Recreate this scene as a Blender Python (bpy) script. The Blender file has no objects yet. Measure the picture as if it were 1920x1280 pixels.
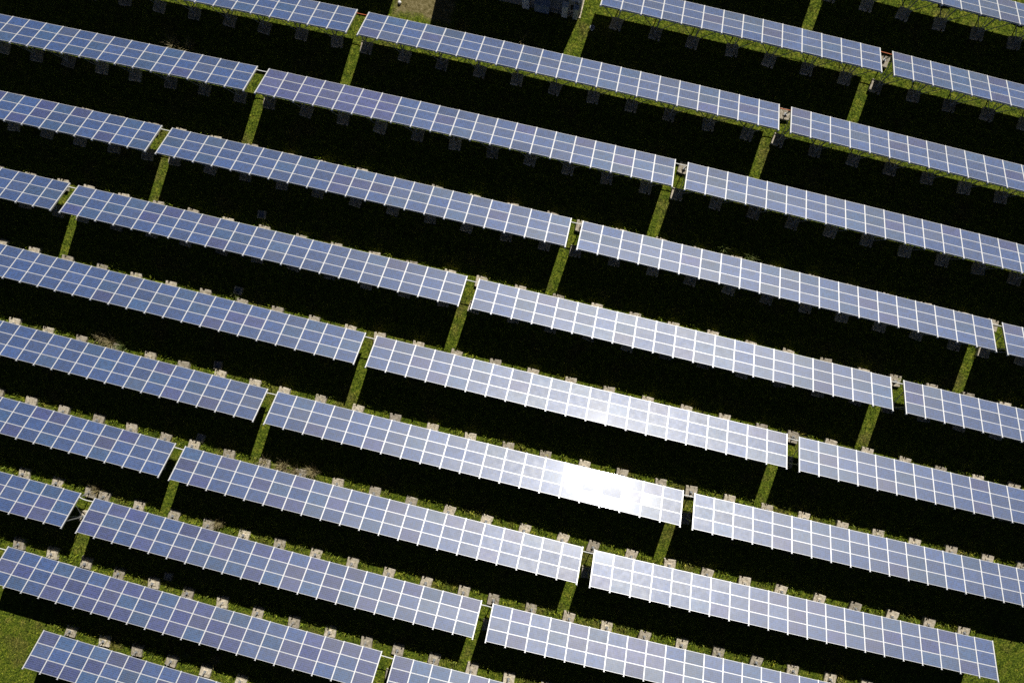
import bpy, bmesh, math, random
import numpy as np
from mathutils import Vector, Matrix

random.seed(7); rng = np.random.default_rng(11)
S = bpy.context.scene; COL = S.collection
R = math.radians

# ------------------------------------------------------------------ survey of the field
# x runs along the rows, y towards the sun; heights above the grass.  One line per solar table:
# row, place in row, columns, x, y of its low corner, yaw, stretch of the column pitch,
# drift of the pitch, bow of the row, first and last column built
TABLES = [
    ('Z', -2, 21, -88.47, 30.1, 0, 1, 0, 0, 10, 21),
    ('Y', 0, 14, -6.139999999999997, 36.45, -0.008, 0.994, 0, 0, 2, 14),
    ('Y', 1, 21, 18.2377, 36.4764, -0.0358, 0.966, 0.0154, 0.0092, 0, 14),
    ('Z', -1, 21, -53.34, 30.1, 0, 1, 0, 0, 0, 21),
    ('Z', 0, 14, -0.81, 30.0848, -0.0122, 1.0101, -0.1108, -0.1634, 0, 14),
    ('Z', 1, 21, 23.9025, 29.7526, -0.0291, 0.9699, 0.0161, 0.0161, 0, 12),
    ('A', -1, 21, -54.5955, 22.3578, 0.0279, 0.9543, 0.2282, -0.0239, 0, 21),
    ('A', 0, 21, -20.0877, 23.2979, 0.0022, 1.0221, 0.0169, -0.1328, 0, 21),
    ('A', 1, 21, 16.8365, 23.3772, -0.0237, 0.966, -0.1811, -0.0008, 0, 17),
    ('B', -1, 21, -60.9377, 15.787, 0.0271, 0.9242, 0.3157, -0.0528, 1, 21),
    ('B', 0, 21, -27.4751, 16.6836, 0.0064, 1.0221, 0.0912, -0.0952, 0, 21),
    ('B', 1, 21, 9.4934, 16.9077, -0.0173, 0.9845, -0.2418, -0.0822, 0, 21),
    ('C', -1, 21, -68.2894, 9.2861, 0.0163, 0.9322, 0.0234, -0.0012, 7, 21),
    ('C', 0, 21, -34.6356, 9.8273, 0.0067, 1.0141, 0.1627, -0.0549, 0, 21),
    ('C', 1, 21, 1.9666, 10.0635, -0.0077, 1.0062, -0.2007, -0.0559, 0, 21),
    ('C', 2, 21, 38.1979, 9.7573, -0.0003, 0.9999, 0.0009, 0.0001, 0, 6),
    ('D', -1, 21, -76.0917, 2.7671, 0.01, 0.9582, -0.1622, -0.0041, 12, 21),
    ('D', 0, 21, -41.6447, 3.0912, 0.0031, 0.9982, 0.2285, -0.0166, 0, 21),
    ('D', 1, 21, -5.5295, 3.1985, -0.0015, 1.0219, -0.1308, -0.0186, 0, 21),
    ('D', 2, 21, 31.4501, 3.1452, -0.0058, 0.9634, 0.0562, -0.0036, 0, 11),
    ('E', -1, 21, -48.3362, -3.4608, -0.004, 0.9764, 0.2779, 0.0141, 0, 21),
    ('E', 0, 21, -13.0575, -3.6027, 0.0007, 1.0296, -0.0553, 0.0209, 0, 21),
    ('E', 1, 21, 24.1167, -3.572, 0.0035, 0.9501, -0.1845, -0.0072, 0, 17),
    ('F', -1, 21, -54.7692, -9.9439, -0.012, 0.9531, 0.2776, -0.0092, 1, 21),
    ('F', 0, 21, -20.4037, -10.3443, -0.001, 1.0288, 0.0199, 0.0596, 0, 21),
    ('F', 1, 21, 16.6936, -10.3739, 0.0127, 0.9627, -0.2968, 0.0369, 0, 21),
    ('G', -1, 21, -61.5869, -16.2914, -0.0188, 0.9516, 0.0593, -0.0196, 6, 21),
    ('G', 0, 21, -27.2964, -16.9487, -0.0063, 1.02, 0.0886, 0.0946, 0, 21),
    ('G', 1, 21, 9.5306, -17.1614, 0.0172, 0.9818, -0.2565, 0.0857, 0, 21),
    ('H', -1, 21, -69.4923, -22.6578, -0.0163, 0.9698, -0.1174, -0.019, 12, 21),
    ('H', 0, 21, -34.1376, -23.3095, -0.0147, 1.0042, 0.1519, 0.1229, 0, 21),
    ('H', 1, 21, 2.1153, -23.8348, 0.016, 0.9987, -0.1564, 0.096, 0, 21),
    ('I', -1, 21, -76.895, -29.3979, 0.0, 1.0, -0.0001, -0.0, 16, 21),
    ('I', 0, 21, -40.8088, -29.4004, -0.0258, 0.9824, 0.2051, 0.1414, 0, 21),
    ('I', 1, 21, -5.1757, -30.3193, -0.0005, 1.012, -0.0272, 0.0034, 0, 14),
    ('J', 0, 14, -36.0351, -35.9016, -0.0356, 0.9702, 0.171, 0.1083, 0, 14),
]

LOW = 1.56                    # height of the low edge
TILT = R(31.3); CT, ST = math.cos(TILT), math.sin(TILT)
PITCH, WIDTH = 1.67, 3.06
ROWS = 'YZABCDEFGHIJ'
SUN_EL, SUN_AZ = R(37.5), R(10.8)
VISIBLE = []

# ------------------------------------------------------------------ small helpers
def tag(o, label=None, cat=None, group=None, kind=None):
    if label: o['label'] = label
    if cat: o['category'] = cat
    if group: o['group'] = group
    if kind: o['kind'] = kind
    return o
def empty(name, loc, rz=0.0):
    o = bpy.data.objects.new(name, None); COL.objects.link(o)
    o.location = loc; o.rotation_euler = (0, 0, rz); o.empty_display_size = .3
    return o
def mesh_obj(name, me, parent=None, loc=(0, 0, 0), rot=None):
    o = bpy.data.objects.new(name, me); COL.objects.link(o)
    if parent: o.parent = parent
    if rot is not None:
        o.matrix_basis = Matrix.LocRotScale(Vector(loc), rot, None)
    else: o.location = loc
    return o
class MB:
    """collects boxes and bars and hands them out as one mesh"""
    def __init__(s): s.v = []; s.f = []; s.m = []
    def quadbox(s, c8, mi=0):
        n = len(s.v); s.v += [tuple(c) for c in c8]
        for f in ((3,2,1,0),(4,5,6,7),(0,1,5,4),(1,2,6,5),(2,3,7,6),(3,0,4,7)):
            s.f.append(tuple(n+i for i in f)); s.m.append(mi)
    def box(s, x0, x1, y0, y1, z0, z1, mi=0):
        s.quadbox([(x0,y0,z0),(x1,y0,z0),(x1,y1,z0),(x0,y1,z0),(x0,y0,z1),(x1,y0,z1),(x1,y1,z1),(x0,y1,z1)], mi)
    def bar(s, p, q, w, h=None, up=(0,0,1), mi=0):
        h = h or w; p = Vector(p); q = Vector(q); d = (q-p).normalized()
        u = d.cross(Vector(up))
        if u.length < 1e-4: u = d.cross(Vector((1,0,0)))
        u.normalize(); n = u.cross(d)
        u = u*w/2; n = n*h/2
        s.quadbox([p-u-n, p+u-n, q+u-n, q-u-n, p-u+n, p+u+n, q+u+n, q-u+n], mi)
    def tube(s, pts, r, seg=6, mi=0):
        pts = [Vector(p) for p in pts]; base = len(s.v)
        for i, p in enumerate(pts):
            d = (pts[min(i+1, len(pts)-1)]-pts[max(i-1, 0)]).normalized()
            u = d.cross(Vector((0,0,1)))
            if u.length < 1e-3: u = d.cross(Vector((1,0,0)))
            u.normalize(); n = u.cross(d)
            for k in range(seg):
                a = k*2*math.pi/seg
                s.v.append(tuple(p+u*math.cos(a)*r+n*math.sin(a)*r))
        for i in range(len(pts)-1):
            for k in range(seg):
                a, b = base+i*seg+k, base+i*seg+(k+1) % seg
                s.f.append((a, b, b+seg, a+seg)); s.m.append(mi)
        s.f.append(tuple(base+k for k in reversed(range(seg)))); s.m.append(mi)
        s.f.append(tuple(base+(len(pts)-1)*seg+k for k in range(seg))); s.m.append(mi)
    def mesh(s, name, mats):
        me = bpy.data.meshes.new(name); me.from_pydata(s.v, [], s.f)
        for m in mats: me.materials.append(m)
        me.polygons.foreach_set('material_index', s.m); me.update()
        bm = bmesh.new(); bm.from_mesh(me); bmesh.ops.recalc_face_normals(bm, faces=bm.faces); bm.to_mesh(me); bm.free()
        return me

# ------------------------------------------------------------------ materials
def mat(name):
    m = bpy.data.materials.new(name); m.use_nodes = True
    nt = m.node_tree; return m, nt, nt.nodes['Principled BSDF']
def N(nt, t, **kw):
    n = nt.nodes.new(t)
    for k, v in kw.items(): setattr(n, k, v)
    return n
def ramp(nt, fac, stops, interp='LINEAR'):
    r = N(nt, 'ShaderNodeValToRGB'); r.color_ramp.interpolation = interp
    e = r.color_ramp.elements
    while len(e) < len(stops): e.new(.5)
    for el, (p, c) in zip(e, stops): el.position = p; el.color = (*c, 1)
    nt.links.new(fac, r.inputs[0]); return r.outputs[0]
def math_(nt, op, a, b=None, c=None):
    n = N(nt, 'ShaderNodeMath', operation=op)
    for i, x in enumerate((a, b, c)):
        if x is None: continue
        if isinstance(x, (int, float)): n.inputs[i].default_value = x
        else: nt.links.new(x, n.inputs[i])
    return n.outputs[0]
def mixc(nt, fac, a, b, blend='MIX'):
    n = N(nt, 'ShaderNodeMix', data_type='RGBA', blend_type=blend)
    for s, x in ((n.inputs[0], fac), (n.inputs[6], a), (n.inputs[7], b)):
        if isinstance(x, (int, float)): s.default_value = x
        elif isinstance(x, tuple): s.default_value = (*x, 1)
        else: nt.links.new(x, s)
    return n.outputs[2]
def noise(nt, vec, scale, detail=3, rough=.55):
    n = N(nt, 'ShaderNodeTexNoise'); n.inputs['Scale'].default_value = scale
    n.inputs['Detail'].default_value = detail; n.inputs['Roughness'].default_value = rough
    if vec is not None: nt.links.new(vec, n.inputs['Vector'])
    return n.outputs['Fac']

def cell_glass():
    """polycrystalline module: 10 x 6 blue cells, pale busbars and gaps, dusty glass in front"""
    m, nt, b = mat('solar_glass'); L = nt.links
    tc = N(nt, 'ShaderNodeTexCoord'); oi = N(nt, 'ShaderNodeObjectInfo')
    sx = N(nt, 'ShaderNodeSeparateXYZ'); L.new(tc.outputs['Object'], sx.inputs[0])
    u = math_(nt, 'MULTIPLY', sx.outputs[0], 1/.149); v = math_(nt, 'MULTIPLY', sx.outputs[1], 1/.1525)
    cu = math_(nt, 'ABSOLUTE', math_(nt, 'SUBTRACT', math_(nt, 'FRACT', math_(nt, 'ADD', u, 40.0)), .5))
    cv = math_(nt, 'ABSOLUTE', math_(nt, 'SUBTRACT', math_(nt, 'FRACT', math_(nt, 'ADD', v, 40.0)), .5))
    gap = math_(nt, 'GREATER_THAN', math_(nt, 'MAXIMUM', cu, math_(nt, 'MULTIPLY_ADD', cv, 1.0, .018)), .476)
    bus = math_(nt, 'LESS_THAN', math_(nt, 'ABSOLUTE', math_(nt, 'SUBTRACT', cv, .2)), .012)
    line = math_(nt, 'MAXIMUM', gap, bus)
    fl = N(nt, 'ShaderNodeVectorMath', operation='FLOOR')
    cb = N(nt, 'ShaderNodeCombineXYZ'); L.new(u, cb.inputs[0]); L.new(v, cb.inputs[1])
    L.new(math_(nt, 'MULTIPLY', oi.outputs['Random'], 91.0), cb.inputs[2]); L.new(cb.outputs[0], fl.inputs[0])
    wn = N(nt, 'ShaderNodeTexWhiteNoise'); L.new(fl.outputs[0], wn.inputs[0])
    base = oi.outputs['Color']        # every module's own batch colour, set where it is built
    cellv = math_(nt, 'MULTIPLY_ADD', wn.outputs['Value'], .6, .7)
    shade = N(nt, 'ShaderNodeVectorMath', operation='SCALE'); L.new(base, shade.inputs[0])
    rv = N(nt, 'ShaderNodeTexWhiteNoise', noise_dimensions='1D'); L.new(math_(nt, 'MULTIPLY', oi.outputs['Random'], 331.0), rv.inputs['W'])
    L.new(math_(nt, 'MULTIPLY', cellv, math_(nt, 'MULTIPLY_ADD', rv.outputs['Value'], .4, .80)), shade.inputs[3])
    col = mixc(nt, line, shade.outputs[0], (.15, .20, .34))
    off = N(nt, 'ShaderNodeVectorMath', operation='ADD'); L.new(tc.outputs['Object'], off.inputs[0])
    r3 = N(nt, 'ShaderNodeCombineXYZ'); L.new(math_(nt, 'MULTIPLY', oi.outputs['Random'], 57.0), r3.inputs[0]); L.new(r3.outputs[0], off.inputs[1])
    dust = noise(nt, off.outputs[0], 2.2, 4, .6)
    col = mixc(nt, math_(nt, 'MULTIPLY', dust, .05), col, (.30, .30, .31))
    # dust washed down to the lower frame, and a few modules dirtier than the rest
    low = ramp(nt, math_(nt, 'MULTIPLY_ADD', dust, .10, sx.outputs[1]), [(.36, (0,0,0)), (.55, (.12,.12,.12))])
    r2 = N(nt, 'ShaderNodeTexWhiteNoise', noise_dimensions='1D'); L.new(math_(nt, 'MULTIPLY', oi.outputs['Random'], 977.0), r2.inputs['W'])
    dirty = math_(nt, 'MULTIPLY', math_(nt, 'POWER', r2.outputs['Value'], 6.0), .10)
    col = mixc(nt, math_(nt, 'ADD', low, dirty), col, (.26, .255, .25))
    L.new(col, b.inputs['Base Color'])
    b.inputs['IOR'].default_value = 1.68; b.inputs['Specular Tint'].default_value = (.97, .97, .965, 1)
    L.new(math_(nt, 'MULTIPLY_ADD', dust, .16, .445-.08), b.inputs['Roughness'])
    b.inputs['Coat Weight'].default_value = 1.0
    L.new(math_(nt, 'MULTIPLY_ADD', dust, .10, .062-.05), b.inputs['Coat Roughness'])
    return m
def alu():
    m, nt, b = mat('anodised_aluminium')
    tc = N(nt, 'ShaderNodeTexCoord')
    c = ramp(nt, noise(nt, tc.outputs['Object'], 9, 3), [(.3, (.56,.56,.56)), (.7, (.72,.72,.72))])
    nt.links.new(c, b.inputs['Base Color']); b.inputs['Metallic'].default_value = .25; b.inputs['Roughness'].default_value = .42
    return m
def steel():
    m, nt, b = mat('galvanised_steel')
    g = N(nt, 'ShaderNodeNewGeometry')
    c = ramp(nt, noise(nt, g.outputs['Position'], 14, 4), [(.3, (.34,.35,.36)), (.7, (.52,.53,.54))])
    nt.links.new(c, b.inputs['Base Color']); b.inputs['Metallic'].default_value = .5; b.inputs['Roughness'].default_value = .5
    return m
def concrete():
    m, nt, b = mat('weathered_concrete')
    g = N(nt, 'ShaderNodeNewGeometry'); oi = N(nt, 'ShaderNodeObjectInfo')
    a = noise(nt, g.outputs['Position'], 5, 6, .65)
    c = ramp(nt, a, [(.30, (.20,.165,.11)), (.43, (.47,.405,.30)), (.60, (.68,.60,.47)), (.8, (.78,.71,.58))])
    k = math_(nt, 'MULTIPLY_ADD', oi.outputs['Random'], .55, .62)
    s = N(nt, 'ShaderNodeVectorMath', operation='SCALE'); nt.links.new(c, s.inputs[0]); nt.links.new(k, s.inputs[3])
    nt.links.new(s.outputs[0], b.inputs['Base Color']); b.inputs['Roughness'].default_value = .9
    bp = N(nt, 'ShaderNodeBump'); bp.inputs['Strength'].default_value = .6; bp.inputs['Distance'].default_value = .03
    nt.links.new(noise(nt, g.outputs['Position'], 22, 5), bp.inputs['Height']); nt.links.new(bp.outputs[0], b.inputs['Normal'])
    return m
def plain(name, col, rough=.6, metal=0., var=.12, scale=6):
    m, nt, b = mat(name)
    g = N(nt, 'ShaderNodeNewGeometry')
    lo = tuple(x*(1-var) for x in col); hi = tuple(min(1, x*(1+var)) for x in col)
    nt.links.new(ramp(nt, noise(nt, g.outputs['Position'], scale, 4), [(.3, lo), (.7, hi)]), b.inputs['Base Color'])
    b.inputs['Roughness'].default_value = rough; b.inputs['Metallic'].default_value = metal
    return m
PAD = (-18.5, -13.2, 24.3, 33.5)      # bare dry earth round the cabin
def grass_colour(nt):
    """shared by the turf and its blades: patches of fresh, olive and straw-coloured grass"""
    g = N(nt, 'ShaderNodeNewGeometry'); P = g.outputs['Position']
    big = noise(nt, P, .35, 4, .6); mid = noise(nt, P, 1.7, 4, .6)
    green = ramp(nt, mid, [(.30, (.095,.150,.014)), (.50, (.20,.27,.024)), (.68, (.34,.365,.048))])
    dry = ramp(nt, mid, [(.3, (.17,.15,.030)), (.7, (.34,.30,.10))])
    f = ramp(nt, big, [(.52, (0,0,0)), (.74, (1,1,1))])
    c = mixc(nt, f, green, dry)
    sp = noise(nt, P, 5.5, 3, .6); sp2 = noise(nt, P, 14, 2, .5)
    spk = ramp(nt, math_(nt, 'MULTIPLY_ADD', sp2, .5, math_(nt, 'MULTIPLY', sp, .5)), [(.38, (.10,.14,.10)), (.50, (.80,.85,.8)), (.60, (2.0,1.8,1.6))])
    c = mixc(nt, 1.0, c, spk, 'MULTIPLY')
    s = N(nt, 'ShaderNodeSeparateXYZ'); nt.links.new(P, s.inputs[0])
    wob = math_(nt, 'MULTIPLY_ADD', noise(nt, P, .9, 4), 2.2, -1.1)
    def band(val, lo, hi):
        a = math_(nt, 'SUBTRACT', val, lo); b = math_(nt, 'SUBTRACT', hi, val)
        return math_(nt, 'ADD', math_(nt, 'MINIMUM', a, b), wob)
    d = math_(nt, 'MINIMUM', band(s.outputs[0], PAD[0], PAD[1]), band(s.outputs[1], PAD[2], PAD[3]))
    pad = ramp(nt, math_(nt, 'MULTIPLY_ADD', d, .8, .35), [(.2, (0,0,0)), (.8, (1,1,1))])
    earth = ramp(nt, noise(nt, P, 3.5, 6, .7), [(.3, (.10,.085,.028)), (.5, (.23,.19,.080)), (.72, (.43,.365,.20))])
    return mixc(nt, pad, c, earth), pad
def turf():
    m, nt, b = mat('turf'); c, pad = grass_colour(nt)
    g = N(nt, 'ShaderNodeNewGeometry')
    fine = noise(nt, g.outputs['Position'], 9, 5, .7)
    k = ramp(nt, fine, [(.3, (.25,.25,.25)), (.7, (.85,.85,.85))])
    c2 = mixc(nt, math_(nt, 'SUBTRACT', 1.0, math_(nt, 'MULTIPLY', pad, .8)), c, mixc(nt, 1.0, c, k, 'MULTIPLY'))
    nt.links.new(c2, b.inputs['Base Color']); b.inputs['Roughness'].default_value = .95; b.inputs['Specular IOR Level'].default_value = .1
    bp = N(nt, 'ShaderNodeBump'); bp.inputs['Strength'].default_value = .8; bp.inputs['Distance'].default_value = .12
    nt.links.new(fine, bp.inputs['Height']); nt.links.new(bp.outputs[0], b.inputs['Normal'])
    return m
def blade_mat():
    m, nt, b = mat('grass_blades'); c, pad = grass_colour(nt)
    g = N(nt, 'ShaderNodeNewGeometry')
    k = ramp(nt, g.outputs['Random Per Island'], [(0, (.35,.42,.35)), (.5, (1.0,1.0,1.0)), (1, (1.9,1.75,1.4))])
    nt.links.new(mixc(nt, 1.0, c, k, 'MULTIPLY'), b.inputs['Base Color'])
    b.inputs['Roughness'].default_value = .6; b.inputs['Specular IOR Level'].default_value = .25
    return m
def straw_mat(name, stops):
    m, nt, b = mat(name); g = N(nt, 'ShaderNodeNewGeometry')
    nt.links.new(ramp(nt, g.outputs['Random Per Island'], stops), b.inputs['Base Color'])
    b.inputs['Roughness'].default_value = .65
    return m
GLASS = cell_glass(); ALU = alu(); STEEL = steel(); CONC = concrete()
WHITE = plain('white_conduit', (.78,.78,.76), .45, var=.05)
ORANGE = plain('orange_conduit', (.62,.16,.05), .5)
BACK = plain('module_backsheet', (.34,.35,.36), .6, var=.05)

# ------------------------------------------------------------------ light, sky, camera
w = bpy.data.worlds.new('World'); S.world = w; w.use_nodes = True
nt = w.node_tree; bg = nt.nodes['Background']
sky = nt.nodes.new('ShaderNodeTexSky'); sky.sky_type = 'NISHITA'; sky.sun_disc = False
sky.sun_elevation = SUN_EL; sky.sun_rotation = SUN_AZ
sky.air_density = .14; sky.dust_density = .0; sky.ozone_density = 1.0
nt.links.new(sky.outputs[0], bg.inputs[0]); bg.inputs[1].default_value = .05
sl = bpy.data.lights.new('sun', 'SUN'); sl.energy = 5.0; sl.angle = R(.53); sl.color = (1.0, .965, .90)
so = bpy.data.objects.new('sun', sl); COL.objects.link(so)
sd = Vector((math.sin(SUN_AZ)*math.cos(SUN_EL), math.cos(SUN_AZ)*math.cos(SUN_EL), math.sin(SUN_EL)))
so.rotation_euler = sd.to_track_quat('Z', 'Y').to_euler(); so.location = sd*120
cd = bpy.data.cameras.new('camera'); co = bpy.data.objects.new('camera', cd); COL.objects.link(co); S.camera = co
cd.sensor_width = 36; cd.lens = 36*1266.11/1920; cd.clip_end = 3000; cd.clip_start = 1
rot = Matrix(((0.97226212, -0.23231954, 0.02709228), (0.23172107, 0.97249831, 0.02350287), (-0.03180737, -0.01657310, 0.99935661)))
co.matrix_world = Matrix.Translation((0, 0, 58.1007+LOW)) @ rot.to_4x4()
S.view_settings.view_transform = 'Standard'; S.view_settings.look = 'None'
S.view_settings.exposure = 0.0; S.view_settings.gamma = 1.0
S.cycles.max_bounces = 5; S.cycles.use_adaptive_sampling = False; S.cycles.caustics_reflective = False; S.cycles.sample_clamp_indirect = 2.0; S.cycles.use_denoising = False

# ------------------------------------------------------------------ ground
def ground():
    bm = bmesh.new(); n = 60; e = 70
    co_ = sorted(set([-900, -400, -200, -110] + [i*2.5-e for i in range(int(2*e/2.5)+1)] + [110, 200, 400, 900]))
    vs = [[bm.verts.new((x, y, 0)) for x in co_] for y in co_]
    for j in range(len(co_)-1):
        for i in range(len(co_)-1):
            bm.faces.new((vs[j][i], vs[j][i+1], vs[j+1][i+1], vs[j+1][i]))
    me = bpy.data.meshes.new('ground'); bm.to_mesh(me); bm.free(); me.materials.append(turf())
    tag(mesh_obj('ground', me), kind='structure')
ground()

# ------------------------------------------------------------------ solar tables
def panel_mesh():
    b = MB(); X, Y, F, T = .814, .509, .025, .04
    b.box(-X, X, -Y, -Y+F, -T, 0, 1); b.box(-X, X, Y-F, Y, -T, 0, 1)
    b.box(-X, -X+F, -Y+F, Y-F, -T, 0, 1); b.box(X-F, X, -Y+F, Y-F, -T, 0, 1)
    b.box(-X+F, X-F, -Y+F, Y-F, -.012, -.003, 0)
    b.box(-X+F, X-F, -Y+F, Y-F, -.02, -.0125, 2)
    me = b.mesh('solar_panel', [GLASS, ALU, BACK])
    return me
PANEL = panel_mesh()
def footing_mesh(seed):
    r = random.Random(seed); bm = bmesh.new()
    # outline with a cast notch beside one corner
    out = [(-.5,-.48), (-.2,-.5), (.15,-.49), (.5,-.49), (.49,-.1), (.5,.25), (.5,.5), (.1,.49), (-.16,.5), (-.17,.34), (-.31,.34), (-.32,.52), (-.5,.51), (-.5,.1)]
    out = [(x+r.uniform(-.02,.02), y+r.uniform(-.02,.02)) for x, y in out]
    lo = [bm.verts.new((x*1.04, y*1.04, -.05)) for x, y in out]
    mi = [bm.verts.new((x, y, .27+r.uniform(-.012,.012))) for x, y in out]
    hi = [bm.verts.new((x*.95, y*.95, .30+r.uniform(-.012,.012))) for x, y in out]
    n = len(out)
    for a, b in ((lo, mi), (mi, hi)):
        for i in range(n): bm.faces.new((a[i], a[(i+1) % n], b[(i+1) % n], b[i]))
    inn = [bm.verts.new((x*.45, y*.42-.03, .295+r.uniform(-.02,.0))) for x, y in out]
    for i in range(n): bm.faces.new((hi[i], hi[(i+1) % n], inn[(i+1) % n], inn[i]))
    bm.faces.new(inn)
    # raised plinth under the leg
    for x0, x1, y0, y1, z0, z1 in ((-.2,.2,-.2,.14,.2,.36),):
        c = [bm.verts.new(p) for p in ((x0,y0,z0),(x1,y0,z0),(x1,y1,z0),(x0,y1,z0),(x0*.9,y0*.9,z1),(x1*.9,y0*.9,z1),(x1*.9,y1*.9,z1),(x0*.9,y1*.9,z1))]
        for f in ((4,5,6,7),(0,1,5,4),(1,2,6,5),(2,3,7,6),(3,0,4,7)): bm.faces.new([c[i] for i in f])
    bmesh.ops.recalc_face_normals(bm, faces=bm.faces)
    me = bpy.data.meshes.new('footing'); bm.to_mesh(me); bm.free(); me.materials.append(CONC); return me
FOOT = [footing_mesh(i) for i in range(6)]
def rail_mesh():
    b = MB(); b.box(-.042, .042, -(WIDTH+.11), .035, -.125, .007)
    b.box(-.07, .07, -(WIDTH+.135), -(WIDTH+.11), -.135, .012)       # end cap
    return b.mesh('rail', [ALU])
RAIL = rail_mesh()
SLOPE = Matrix.Rotation(-TILT, 4, 'X')      # local +y points down the slope to the low edge

ROWNAME = ['first', 'second', 'third', 'fourth', 'fifth', 'sixth', 'seventh', 'eighth', 'ninth', 'tenth', 'eleventh', 'twelfth']
TABLE_LABELS = {
    ('Y', 0): 'solar table left of the grass gap in the first row, its panels above the picture',
    ('Y', 1): 'dull blue solar table cut by the top right corner, alone in the first row',
    ('Z', -2): 'solar table beyond the top left corner, only its shadow reaching the picture',
    ('Z', -1): 'solar table above the top left, its shadow falling beside the dry earth',
    ('Z', 0): 'short solar table in the second row, starting right of the pale cabin',
    ('Z', 1): 'solar table running off the right edge in the second row from the top',
    ('A', -1): 'solar table cut by the top edge whose end carries an orange conduit, third row',
    ('A', 0): 'solar table in front of the cabin and the brown dry earth, third row',
    ('A', 1): 'solar table at the right edge in the third row, right of the orange conduit',
    ('B', -1): 'solar table cut by the left edge below dry tussocks, fourth row from the top',
    ('B', 0): 'full-length lilac-blue solar table, middle one of the fourth row from the top',
    ('B', 1): 'right solar table of the fourth row from the top, grass gap at its left end',
    ('C', -1): 'leftmost solar table of the fifth row from the top, cut by the left edge',
    ('C', 0): 'full-length blue solar table left of the centre gap in the fifth row',
    ('C', 1): 'full-length grey-blue solar table right of the centre gap in the fifth row',
    ('C', 2): 'single column of panels at the right edge, the end of the fifth row',
    ('D', -1): 'small left end of the sixth row, solar table showing only four panel columns',
    ('D', 0): 'full-length blue solar table on the left half of the sixth row',
    ('D', 1): 'full-length pale grey solar table right of centre in the sixth row',
    ('D', 2): 'last solar table of the sixth row, cut by the right edge',
    ('E', -1): 'dark blue solar table on the left half of the seventh row',
    ('E', 0): 'solar table with a small white glint on its middle panels, centre of the seventh row',
    ('E', 1): 'blue solar table cut by the right edge in the seventh row',
    ('F', -1): 'dark blue solar table at the left edge in the eighth row from the top',
    ('F', 0): 'solar table with the blinding white reflection of the sun near its right end',
    ('F', 1): 'solar table right of the blinding sun reflection, eighth row, off the right edge',
    ('G', -1): 'dark blue solar table cut by the left edge in the ninth row',
    ('G', 0): 'full-length solar table below the blinding reflection, left one of the ninth row',
    ('G', 1): 'solar table with a soft glint at its left end and grass beyond its right end',
    ('H', -1): 'small dark solar table at the left edge with white struts bared at its end',
    ('H', 0): 'full-length dark blue solar table in the tenth row from the top',
    ('H', 1): 'pale solar table cut by the bottom edge in the tenth row',
    ('I', -1): 'sliver of a solar table at the far left edge of the eleventh row',
    ('I', 0): 'dark violet-blue solar table in the eleventh row, bright footings along its low edge',
    ('I', 1): 'solar table cut by the bottom edge in the eleventh row, right of a grass gap',
    ('J', 0): 'short dark solar table at the bottom left with open grass at its left end',
}
GAP_LABELS = {
    ('Z', 0): 'orange conduit over a pale footing, upper right gap of the second row',
    ('A', -1): 'orange conduit sagging between tables left of the brown dry earth',
    ('A', 0): 'orange conduit in the right-hand gap of the third row from the top',
    ('B', -1): 'thin white conduit in the left gap of the fourth row from the top',
    ('B', 0): 'thin white conduit in the right gap of the fourth row from the top',
    ('C', -1): 'thin white conduit in the left gap of the fifth row from the top',
    ('C', 0): 'thin white conduit in the middle gap of the fifth row from the top',
    ('C', 1): 'thin white conduit in the gap near the right edge, fifth row',
    ('D', -1): 'thin white conduit in the gap near the left edge, sixth row',
    ('D', 0): 'thin white conduit in the middle gap of the sixth row',
    ('D', 1): 'thin white conduit in the right gap of the sixth row',
    ('E', -1): 'thin white conduit in the left gap of the seventh row',
    ('E', 0): 'thin white conduit in the right gap of the seventh row, over a pale footing',
    ('F', -1): 'thin white conduit in the left gap of the eighth row',
    ('F', 0): 'thin white conduit just right of the blinding sun reflection',
    ('G', -1): 'thin white conduit in the left gap of the ninth row',
    ('G', 0): 'thin white conduit touching the table with the soft glint, ninth row',
    ('H', -1): 'white conduit bowed upwards across the leftmost gap of the tenth row',
    ('H', 0): 'thin white conduit in the middle gap of the tenth row',
    ('I', -1): 'white conduit in the gap at the far left edge, eleventh row',
    ('I', 0): 'thin white conduit in the gap at the bottom, eleventh row',
}
FOOT_PARITY = {('Z', 0): 1, ('J', 0): 1, ('H', -1): 1, ('Y', 0): 1}
SAGGY = {'H': .35, 'I': .6, 'J': .4}
LUSH = {'H': 60, 'I': 60, 'J': 70, 'G': 48, 'F': 40, 'Z': 16, 'A': 16, 'Y': 16}
PITS = [(-25.89, 4.39, 'grey cable pit in the shade beside a green weed, above the sixth row', .1),
        (-26.44, -2.67, 'grey cable pit in the shade just above the seventh row of panels', -.05),
        (-26.73, -9.57, 'grey cable pit in the shade just above the eighth row of panels', .12),
        (-26.78, -16.29, 'grey cable pit in the shade by the left gap of the ninth row', -.1),
        (-26.85, -29.2, 'grey cable pit in the shade just above the eleventh row of panels', .06)]
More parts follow.
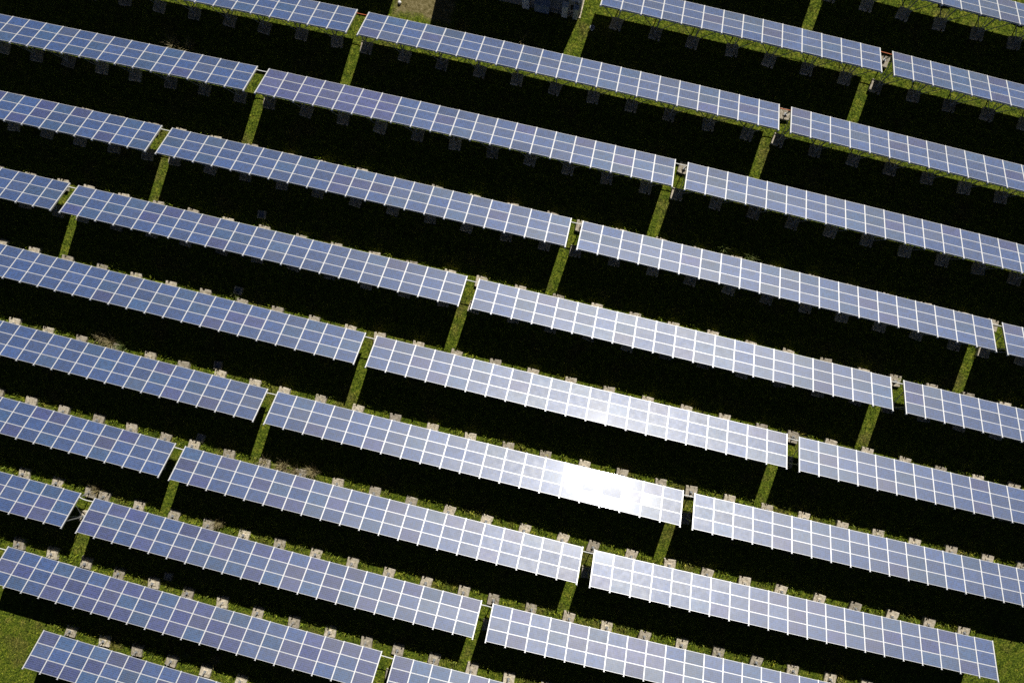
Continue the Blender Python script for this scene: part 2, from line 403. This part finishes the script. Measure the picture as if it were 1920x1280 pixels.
CLUMPS = [
    (-20.6, -16.9, .30, .5, .9, 80, 1, 'straw tussock at the foot of a lit grass strip, leftmost of its patch'),
    (-18.9, -16.95, .50, .55, 1.0, 150, 1, 'broad straw tussock beside the strip of lit grass, in the ninth row'),
    (-17.75, -17.2, .45, .5, .95, 130, 1, 'straw tussock between two footings in the ninth row'),
    (-16.2, -16.75, .40, .5, .95, 130, 1, 'golden straw tussock standing apart at the right of its patch, ninth row'),
    (-37.6, -9.55, .35, .5, 1.0, 70, 1, 'thin straw tussock leaning left near the left edge, eighth row'),
    (-36.6, -9.85, .40, .6, 1.1, 120, 1, 'large straw tussock near the left edge, eighth row'),
    (-35.6, -10.0, .35, .5, .9, 90, 0, 'green weed right of the large tussock, eighth row'),
    (-36.9, 17.3, .35, .6, 1.1, 90, 1, 'straw tussock peeping over the fourth row near the top left'),
    (-35.5, 17.35, .28, .5, .9, 60, 1, 'smaller straw tussock peeping over the fourth row near the top left'),
    (14.4, 10.8, .18, .4, .8, 26, 0, 'thin weed peeping over the right half of the fifth row'),
    (16.8, 10.5, .40, .4, .75, 70, 0, 'low yellow-green weed peeping over the right half of the fifth row'),
    (-25.4, 3.75, .22, .25, .5, 34, 0, 'small green weed beside a cable pit, sixth row'),
    (-26.6, -3.1, .3, .25, .5, 40, 0, 'dull green weed below a cable pit, seventh row'),
    (-34.9, -23.1, .30, .5, 1.0, 100, 1, 'brown tussock between two footings in the leftmost gap of the tenth row'),
    (-23.4, -23.3, .38, .4, .85, 100, 1, 'tan tussock between footings left of centre in the tenth row'),
    (-20.9, -35.4, .40, .35, .8, 110, 1, 'straw tussock at the bottom edge between footings'),
    (-23.6, -35.6, .40, .3, .6, 90, 0, 'yellow-green weed at the bottom left between footings'),
    (-6.84, 24.3, .06, .9, 1.3, 5, 1, 'single thin pale stalk standing above the third row'),
]


TIPS = {}
STEEL_BLUE, INDIGO, TEAL, LILAC = (.013, .048, .165), (.023, .034, .138), (.014, .056, .153), (.034, .043, .157)
def batch(rr, row, idx, c):
    # modules came in batches: mostly steel blue, the two rows nearest the bottom mostly indigo
    p = {'I': .62, 'J': .45, 'H': .25, 'G': .14}.get(row, .08)
    if (row, idx) == ('B', 0) and c < 7: return LILAC
    u = rr.random()
    k = INDIGO if u < p else TEAL if u > .84 else STEEL_BLUE
    v = rr.uniform(.88, 1.12)
    return tuple(x*v for x in k)
def solar_table(row, idx, ncol, x0, y0, yaw, sx, q, bow, lo, hi):
    t = empty('solar_table', (x0, y0, 0), yaw)
    tag(t, TABLE_LABELS[(row, idx)], 'solar table', 'solar tables standing in rows across the grass')
    def X(c): return sx*PITCH*(c+q*c*(c-ncol)/100)
    def B(c): return bow*c*(c-ncol)/100
    def at(c, d, n):          # column, distance up the slope, height above the glass
        return Vector((X(c), B(c)-d*CT+n*ST, LOW+d*ST+n*CT))
    rr = random.Random(hash((ROWS.index(row), idx+5)) & 0xffff)
    drift = [rr.gauss(0, .45) for j in range(3)]
    for c in range(lo, hi):
        k = (X(c+1)-X(c))/PITCH
        for j in range(3):
            jit = Matrix.Rotation(R(drift[j]+rr.gauss(0, .42)), 4, 'X') @ Matrix.Rotation(R(rr.gauss(0, .28)), 4, 'Y')
            o = mesh_obj('solar_panel', PANEL, t); o.color = (*batch(rr, row, idx, c), 1)
            o.matrix_basis = Matrix.Translation(at(c+.5, .51+1.02*j, 0)) @ SLOPE @ jit @ Matrix.Diagonal((k, 1, 1, 1))
    for c in range(lo, hi+1):
        o = mesh_obj('rail', RAIL, t)
        o.matrix_basis = Matrix.Translation(at(c, 0, 0)) @ SLOPE
    for d, n, h in ((.45, -.182, .11), (2.45, -.182, .11), (3.02, -.09, .10)):
        b = MB()
        for c in range(lo, hi): b.bar(at(c, d, n), at(c+1, d, n), .06, h, up=(0, ST, CT))
        mesh_obj('beam', b.mesh('beam', [STEEL]), t)
    par = FOOT_PARITY.get((row, idx), 0)
    for c in range(lo, hi+1):
        if (c-par) % 2 or (c == ncol and par == 0 and ncol % 2 == 0): continue
        fx = X(c)
        for front in (True, False):
            yy = B(c)+(-.2 if front else -2.5)
            o = mesh_obj('footing', rr.choice(FOOT), t, (fx+rr.uniform(-.06,.06), yy+rr.uniform(-.07,.07), rr.uniform(-.09,.02)))
            o.rotation_euler = (R(rr.uniform(-2.5,2.5)), R(rr.uniform(-2.5,2.5)), R(rr.uniform(-7,7))+(0 if front else math.pi))
            d = .30 if front else 2.45
            top = at(c, d, -.235); foot = Vector((fx, yy, .30))
            b = MB(); b.bar(foot, top, .075, .075); b.box(fx-.11, fx+.11, yy-.11, yy+.11, .34, .375)
            mesh_obj('leg', b.mesh('leg', [STEEL]), t)
            if not front:
                for dc in (-1, 1):
                    if lo <= c+dc <= hi:
                        b = MB(); b.bar(foot+Vector((.05*dc, 0, .1)), at(c+dc, 2.45, -.235), .045, .045)
                        mesh_obj('brace', b.mesh('brace', [STEEL]), t)
                b = MB(); b.bar(foot+Vector((0, .06, .2)), at(c, 1.0, -.12), .045, .045)
                mesh_obj('strut', b.mesh('strut', [STEEL]), t)
    # white cable run hung along the low edge
    pts = []
    for c in range(lo, hi):
        sag = rr.uniform(.04, .10) if rr.random() < SAGGY.get(row, .15) else .012
        for k in range(6):
            f = k/6; pts.append(at(c+f, .12, -.11)+Vector((0, .09, -sag*4*f*(1-f)-.02)))
    pts.append(at(hi, .12, -.11)+Vector((0, .09, -.02)))
    b = MB(); b.tube(pts, .022, 5); mesh_obj('cable', b.mesh('cable', [WHITE]), t)
    M = Matrix.Translation((x0, y0, 0)) @ Matrix.Rotation(yaw, 4, 'Z')
    TIPS[(row, idx)] = (M @ at(lo, .32, -.1), M @ at(hi, .32, -.1), lo, hi, ncol)
for a in TABLES: solar_table(*a)

# conduits bridging the gaps between neighbouring tables
for (row, idx), lab in GAP_LABELS.items():
    p = TIPS[(row, idx)][1]; q = TIPS[(row, idx+1)][0]
    dip = random.Random(row+str(idx)).uniform(-.02, .10)
    if (row, idx) == ('H', -1): dip = -.18
    b = MB(); b.tube([p.lerp(q, f)-Vector((0, 0, dip*4*f*(1-f))) for f in [i/10 for i in range(11)]], .038, 6)
    o = mesh_obj('cable_conduit', b.mesh('cable_conduit', [ORANGE if row in 'ZA' else WHITE]))
    tag(o, lab, 'conduit', 'conduits bridging the gaps between solar tables')

# ------------------------------------------------------------------ cable pits, peg, drum
LID = plain('pit_lid', (.30,.32,.38), .45, .4)
def cable_pit(x, y, lab, rz):
    t = empty('cable_pit', (x, y, 0), rz); tag(t, lab, 'cable pit', 'concrete cable pits in front of the rows')
    b = MB()
    for x0, x1, y0, y1 in ((-.36,.36,.24,.34), (-.36,.36,-.34,-.24), (-.36,-.24,-.24,.24), (.24,.36,-.24,.24)): b.box(x0, x1, y0, y1, -.05, .22)
    mesh_obj('collar', b.mesh('collar', [CONC]), t)
    b = MB(); b.box(-.235, .235, -.235, .235, .10, .15); b.box(-.05, .05, -.015, .015, .15, .185)
    mesh_obj('lid', b.mesh('lid', [LID]), t)
for (x, y, lab, rz) in PITS: cable_pit(x, y, lab, rz)
def round_mesh(name, prof, m, seg=14):
    b = MB(); n = len(prof)
    for r, z in prof:
        for k in range(seg):
            a = 2*math.pi*k/seg; b.v.append((r*math.cos(a), r*math.sin(a), z))
    for i in range(n-1):
        for k in range(seg):
            p, q2 = i*seg+k, i*seg+(k+1) % seg
            b.f.append((p, q2, q2+seg, p+seg)); b.m.append(0)
    b.f.append(tuple((n-1)*seg+k for k in range(seg))); b.m.append(0)
    return b.mesh(name, [m])
PALE = plain('pale_plastic', (.62,.63,.68), .5)
o = mesh_obj('bucket', round_mesh('bucket', [(.16,0),(.20,.34),(.215,.34),(.215,.37),(.19,.37),(.17,.10)], PALE), loc=(-1.14, 26.76, 0))
tag(o, 'pale round bucket in the shade beside the grass strip near the cabin', 'bucket')
o = mesh_obj('marker_stone', round_mesh('marker_stone', [(.15,-.02),(.16,.10),(.13,.19),(.05,.23)], plain('limewash', (.85,.83,.8), .8), 9), loc=(-18.15, 25.3, 0))
tag(o, 'small white marker stone on the brown dry earth', 'marker stone')

# ------------------------------------------------------------------ inverter cabin behind the third row
def cabin():
    X0, X1, Y0, Y1, H = -14.2, -2.43, 27.78, 31.2, 3.35
    t = empty('inverter_cabin', (0, 0, 0)); tag(t, 'pale inverter cabin at the top edge with metal cabinets on its shaded wall', 'cabin')
    wallm = plain('cabin_render', (.62,.58,.52), .85); roofm = plain('cabin_roof', (.42,.42,.43), .6)
    b = MB(); T = .15
    b.box(X0, X1, Y0, Y0+T, 0, H); b.box(X0, X1, Y1-T, Y1, 0, H); b.box(X0, X0+T, Y0+T, Y1-T, 0, H); b.box(X1-T, X1, Y0+T, Y1-T, 0, H)
    mesh_obj('wall', b.mesh('wall', [wallm]), t)
    b = MB(); b.box(X0-.06, X1+.06, Y0-.05, Y1+.05, H+.003, H+.18); b.box(X0+.3, X1-.3, Y0+.3, Y1-.3, H+.18, H+.24)
    mesh_obj('roof', b.mesh('roof', [roofm]), t)
    b = MB(); b.box(X0-.25, X1+.08, Y0-.35, Y1+.25, -.02, .06); mesh_obj('plinth', b.mesh('plinth', [CONC]), t)
    grey = plain('door_grey', (.33,.35,.38), .5, .3); dark = plain('vent_dark', (.05,.05,.055), .6)
    for x in (-4.55, -9.6, -12.4):
        b = MB(); b.box(x-.5, x+.5, Y0-.045, Y0-.003, .1, 2.25); d = mesh_obj('door', b.mesh('door', [grey]), t)
        b = MB(); b.box(x+.34, x+.38, Y0-.09, Y0-.047, 1.0, 1.22); mesh_obj('handle', b.mesh('handle', [dark]), d)
    for x in (-3.05, -8.2, -11.0):
        b = MB()
        for k in range(7): b.box(x-.3, x+.3, Y0-.03, Y0-.003, .5+.12*k, .58+.12*k)
        mesh_obj('vent', b.mesh('vent', [dark]), t)
    b = MB(); b.tube([(X1-.25, Y0-.05, .06), (X1-.25, Y0-.05, H)], .05, 8); mesh_obj('downpipe', b.mesh('downpipe', [WHITE]), t)
cabin()
def cabinet(x, wd, dp, h, col, lab):
    t = empty('electrical_cabinet', (x, 27.78-.41, .06)); tag(t, lab, 'electrical cabinet', 'cabinets standing along the cabin wall')
    m = plain('cabinet_paint', col, .45, .2); dk = plain('cabinet_trim', (.06,.06,.07), .5)
    b = MB(); b.box(-wd/2, wd/2, -dp/2, dp/2, .08, h); b.box(-wd/2-.03, wd/2+.03, -dp/2-.04, dp/2, h+.002, h+.05); mesh_obj('body', b.mesh('body', [m]), t)
    b = MB(); b.box(-wd/2+.02, wd/2-.02, -dp/2+.02, dp/2-.02, 0, .078); mesh_obj('base', b.mesh('base', [dk]), t)
    b = MB(); b.box(-wd/2+.05, wd/2-.05, -dp/2-.02, -dp/2-.002, .16, h-.06); d = mesh_obj('door', b.mesh('door', [m]), t)
    b = MB(); b.box(wd/2-.13, wd/2-.1, -dp/2-.05, -dp/2-.022, h*.45, h*.58); mesh_obj('handle', b.mesh('handle', [dk]), d)
for a in ((-3.25+.45, .42, .4, 1.9, (.55,.56,.58), 'slim grey cabinet at the right end of the cabin wall'),
          (-3.75+.0, .5, .45, 2.0, (.80,.79,.75), 'light grey cabinet second from the right on the cabin wall'),
          (-5.75, 1.3, .5, 1.5, (.30,.36,.46), 'wide blue cabinet low against the cabin wall'),
          (-7.2, .6, .45, 1.8, (.82,.82,.8), 'whitish cabinet left of the blue one at the cabin')):
    cabinet(*a)

# ------------------------------------------------------------------ grass
def blades(pts, hgt, wid, lean, m, name, bend=.35):
    """one mesh of bent blades; pts (n,2), per-blade height and width"""
    n = len(pts); az = rng.uniform(0, 2*math.pi, n); face = az+rng.normal(0, .6, n)+math.pi/2
    ln = lean*rng.uniform(.2, 1.3, n)
    d = np.stack([np.cos(az), np.sin(az), np.zeros(n)], 1); s = np.stack([np.cos(face), np.sin(face), np.zeros(n)], 1)
    base = np.concatenate([pts, np.full((n, 1), -.01)], 1)
    up = np.array([0, 0, 1.])
    mid = base+up*(hgt*.6)[:, None]+d*(hgt*ln*.35)[:, None]; tip = base+up*(hgt*(1-.3*ln*bend))[:, None]+d*(hgt*ln)[:, None]
    V = np.stack([base-s*wid[:, None]/2, base+s*wid[:, None]/2, mid+s*wid[:, None]*.4, mid-s*wid[:, None]*.4, tip], 1).reshape(-1, 3)
    i = np.arange(n)[:, None]*5
    q = np.concatenate([i+np.array([[0, 1, 2, 3]]), i+np.array([[3, 2, 4]])], 1).reshape(-1)
    me = bpy.data.meshes.new(name); me.vertices.add(n*5); me.vertices.foreach_set('co', V.astype(np.float32).ravel())
    me.loops.add(len(q)); me.loops.foreach_set('vertex_index', q.astype(np.int32))
    ls = (np.arange(n)[:, None]*7+np.array([[0, 4]])).ravel(); lt = np.tile([4, 3], n)
    me.polygons.add(2*n); me.polygons.foreach_set('loop_start', ls.astype(np.int32)); me.polygons.foreach_set('loop_total', lt.astype(np.int32))
    me.update(calc_edges=True); me.materials.append(m); return me
def in_field(x, y):
    # the ground the photograph looks at, with a margin
    c, s = .9723, .2317
    u = c*x+s*y; v = -s*x+c*y
    return (np.abs(u) < 49) & (np.abs(v) < 34)
def grass():
    # turf: clumps of short blades, sparser on the bare earth
    nc = 70000
    cx = rng.uniform(-62, 62, nc); cy = rng.uniform(-50, 48, nc)
    k = in_field(cx, cy)
    padm = (cx > PAD[0]) & (cx < PAD[1]) & (cy > PAD[2]) & (rng.random(nc) < .93)
    k &= ~padm; cx, cy = cx[k], cy[k]
    nb = 6; ch = rng.uniform(.07, .19, len(cx))*(.6+.8*rng.random(len(cx)))
    px = np.repeat(cx, nb)+rng.normal(0, .055, len(cx)*nb); py = np.repeat(cy, nb)+rng.normal(0, .055, len(cx)*nb)
    h = np.repeat(ch, nb)*rng.uniform(.7, 1.2, len(px)); wd = rng.uniform(.018, .034, len(px))
    # taller leafy growth along the low edge of every row
    ex, ey = [], []
    for (row, idx, n, x0, y0, yaw, sx, q, bow, lo, hi) in TABLES:
        m = int((hi-lo)*PITCH*LUSH.get(row, 22))
        cl = rng.uniform(lo, hi, max(3, m//14)); co_ = rng.normal(.02, .34, len(cl)); pick = rng.integers(0, len(cl), m)
        t = (cl[pick]+rng.normal(0, .07, m))*PITCH*sx; off = co_[pick]+rng.normal(0, .09, m)
        ex.append(x0+t*math.cos(yaw)-off*math.sin(yaw)); ey.append(y0+t*math.sin(yaw)+off*math.cos(yaw))
    ex = np.concatenate(ex); ey = np.concatenate(ey)
    kk = in_field(ex, ey); ex, ey = ex[kk], ey[kk]
    eh = rng.uniform(.16, .42, len(ex)); ew = rng.uniform(.03, .06, len(ex))
    P = np.concatenate([np.stack([px, py], 1), np.stack([ex, ey], 1)])
    me = blades(P, np.concatenate([h, eh]), np.concatenate([wd, ew]), .8, blade_mat(), 'grass')
    tag(mesh_obj('grass', me), 'short patchy grass covering the ground between the rows', kind='stuff')
grass()

STRAW = straw_mat('straw', [(0, (.16,.12,.05)), (.4, (.30,.24,.11)), (.75, (.42,.35,.18)), (1, (.20,.21,.06))])
LEAFY = straw_mat('weed_leaf', [(0, (.05,.08,.015)), (.5, (.12,.17,.03)), (1, (.26,.27,.08))])
def clump(x, y, rad, hmin, hmax, n, m, name, cat, lab, group=None):
    pts = rng.normal(0, rad*.45, (n, 2))
    me = blades(pts, rng.uniform(hmin, hmax, n), rng.uniform(.025, .055, n), .9, m, name)
    tag(mesh_obj(name, me, loc=(x, y, 0)), lab, cat, group)
for (x, y, rad, h0, h1, n, dry, lab) in CLUMPS:
    clump(x, y, rad, h0, h1, n, STRAW if dry else LEAFY, 'dry_grass_tussock' if dry else 'weed', 'tussock' if dry else 'weed', lab, 'tall tussocks and weeds between the rows')
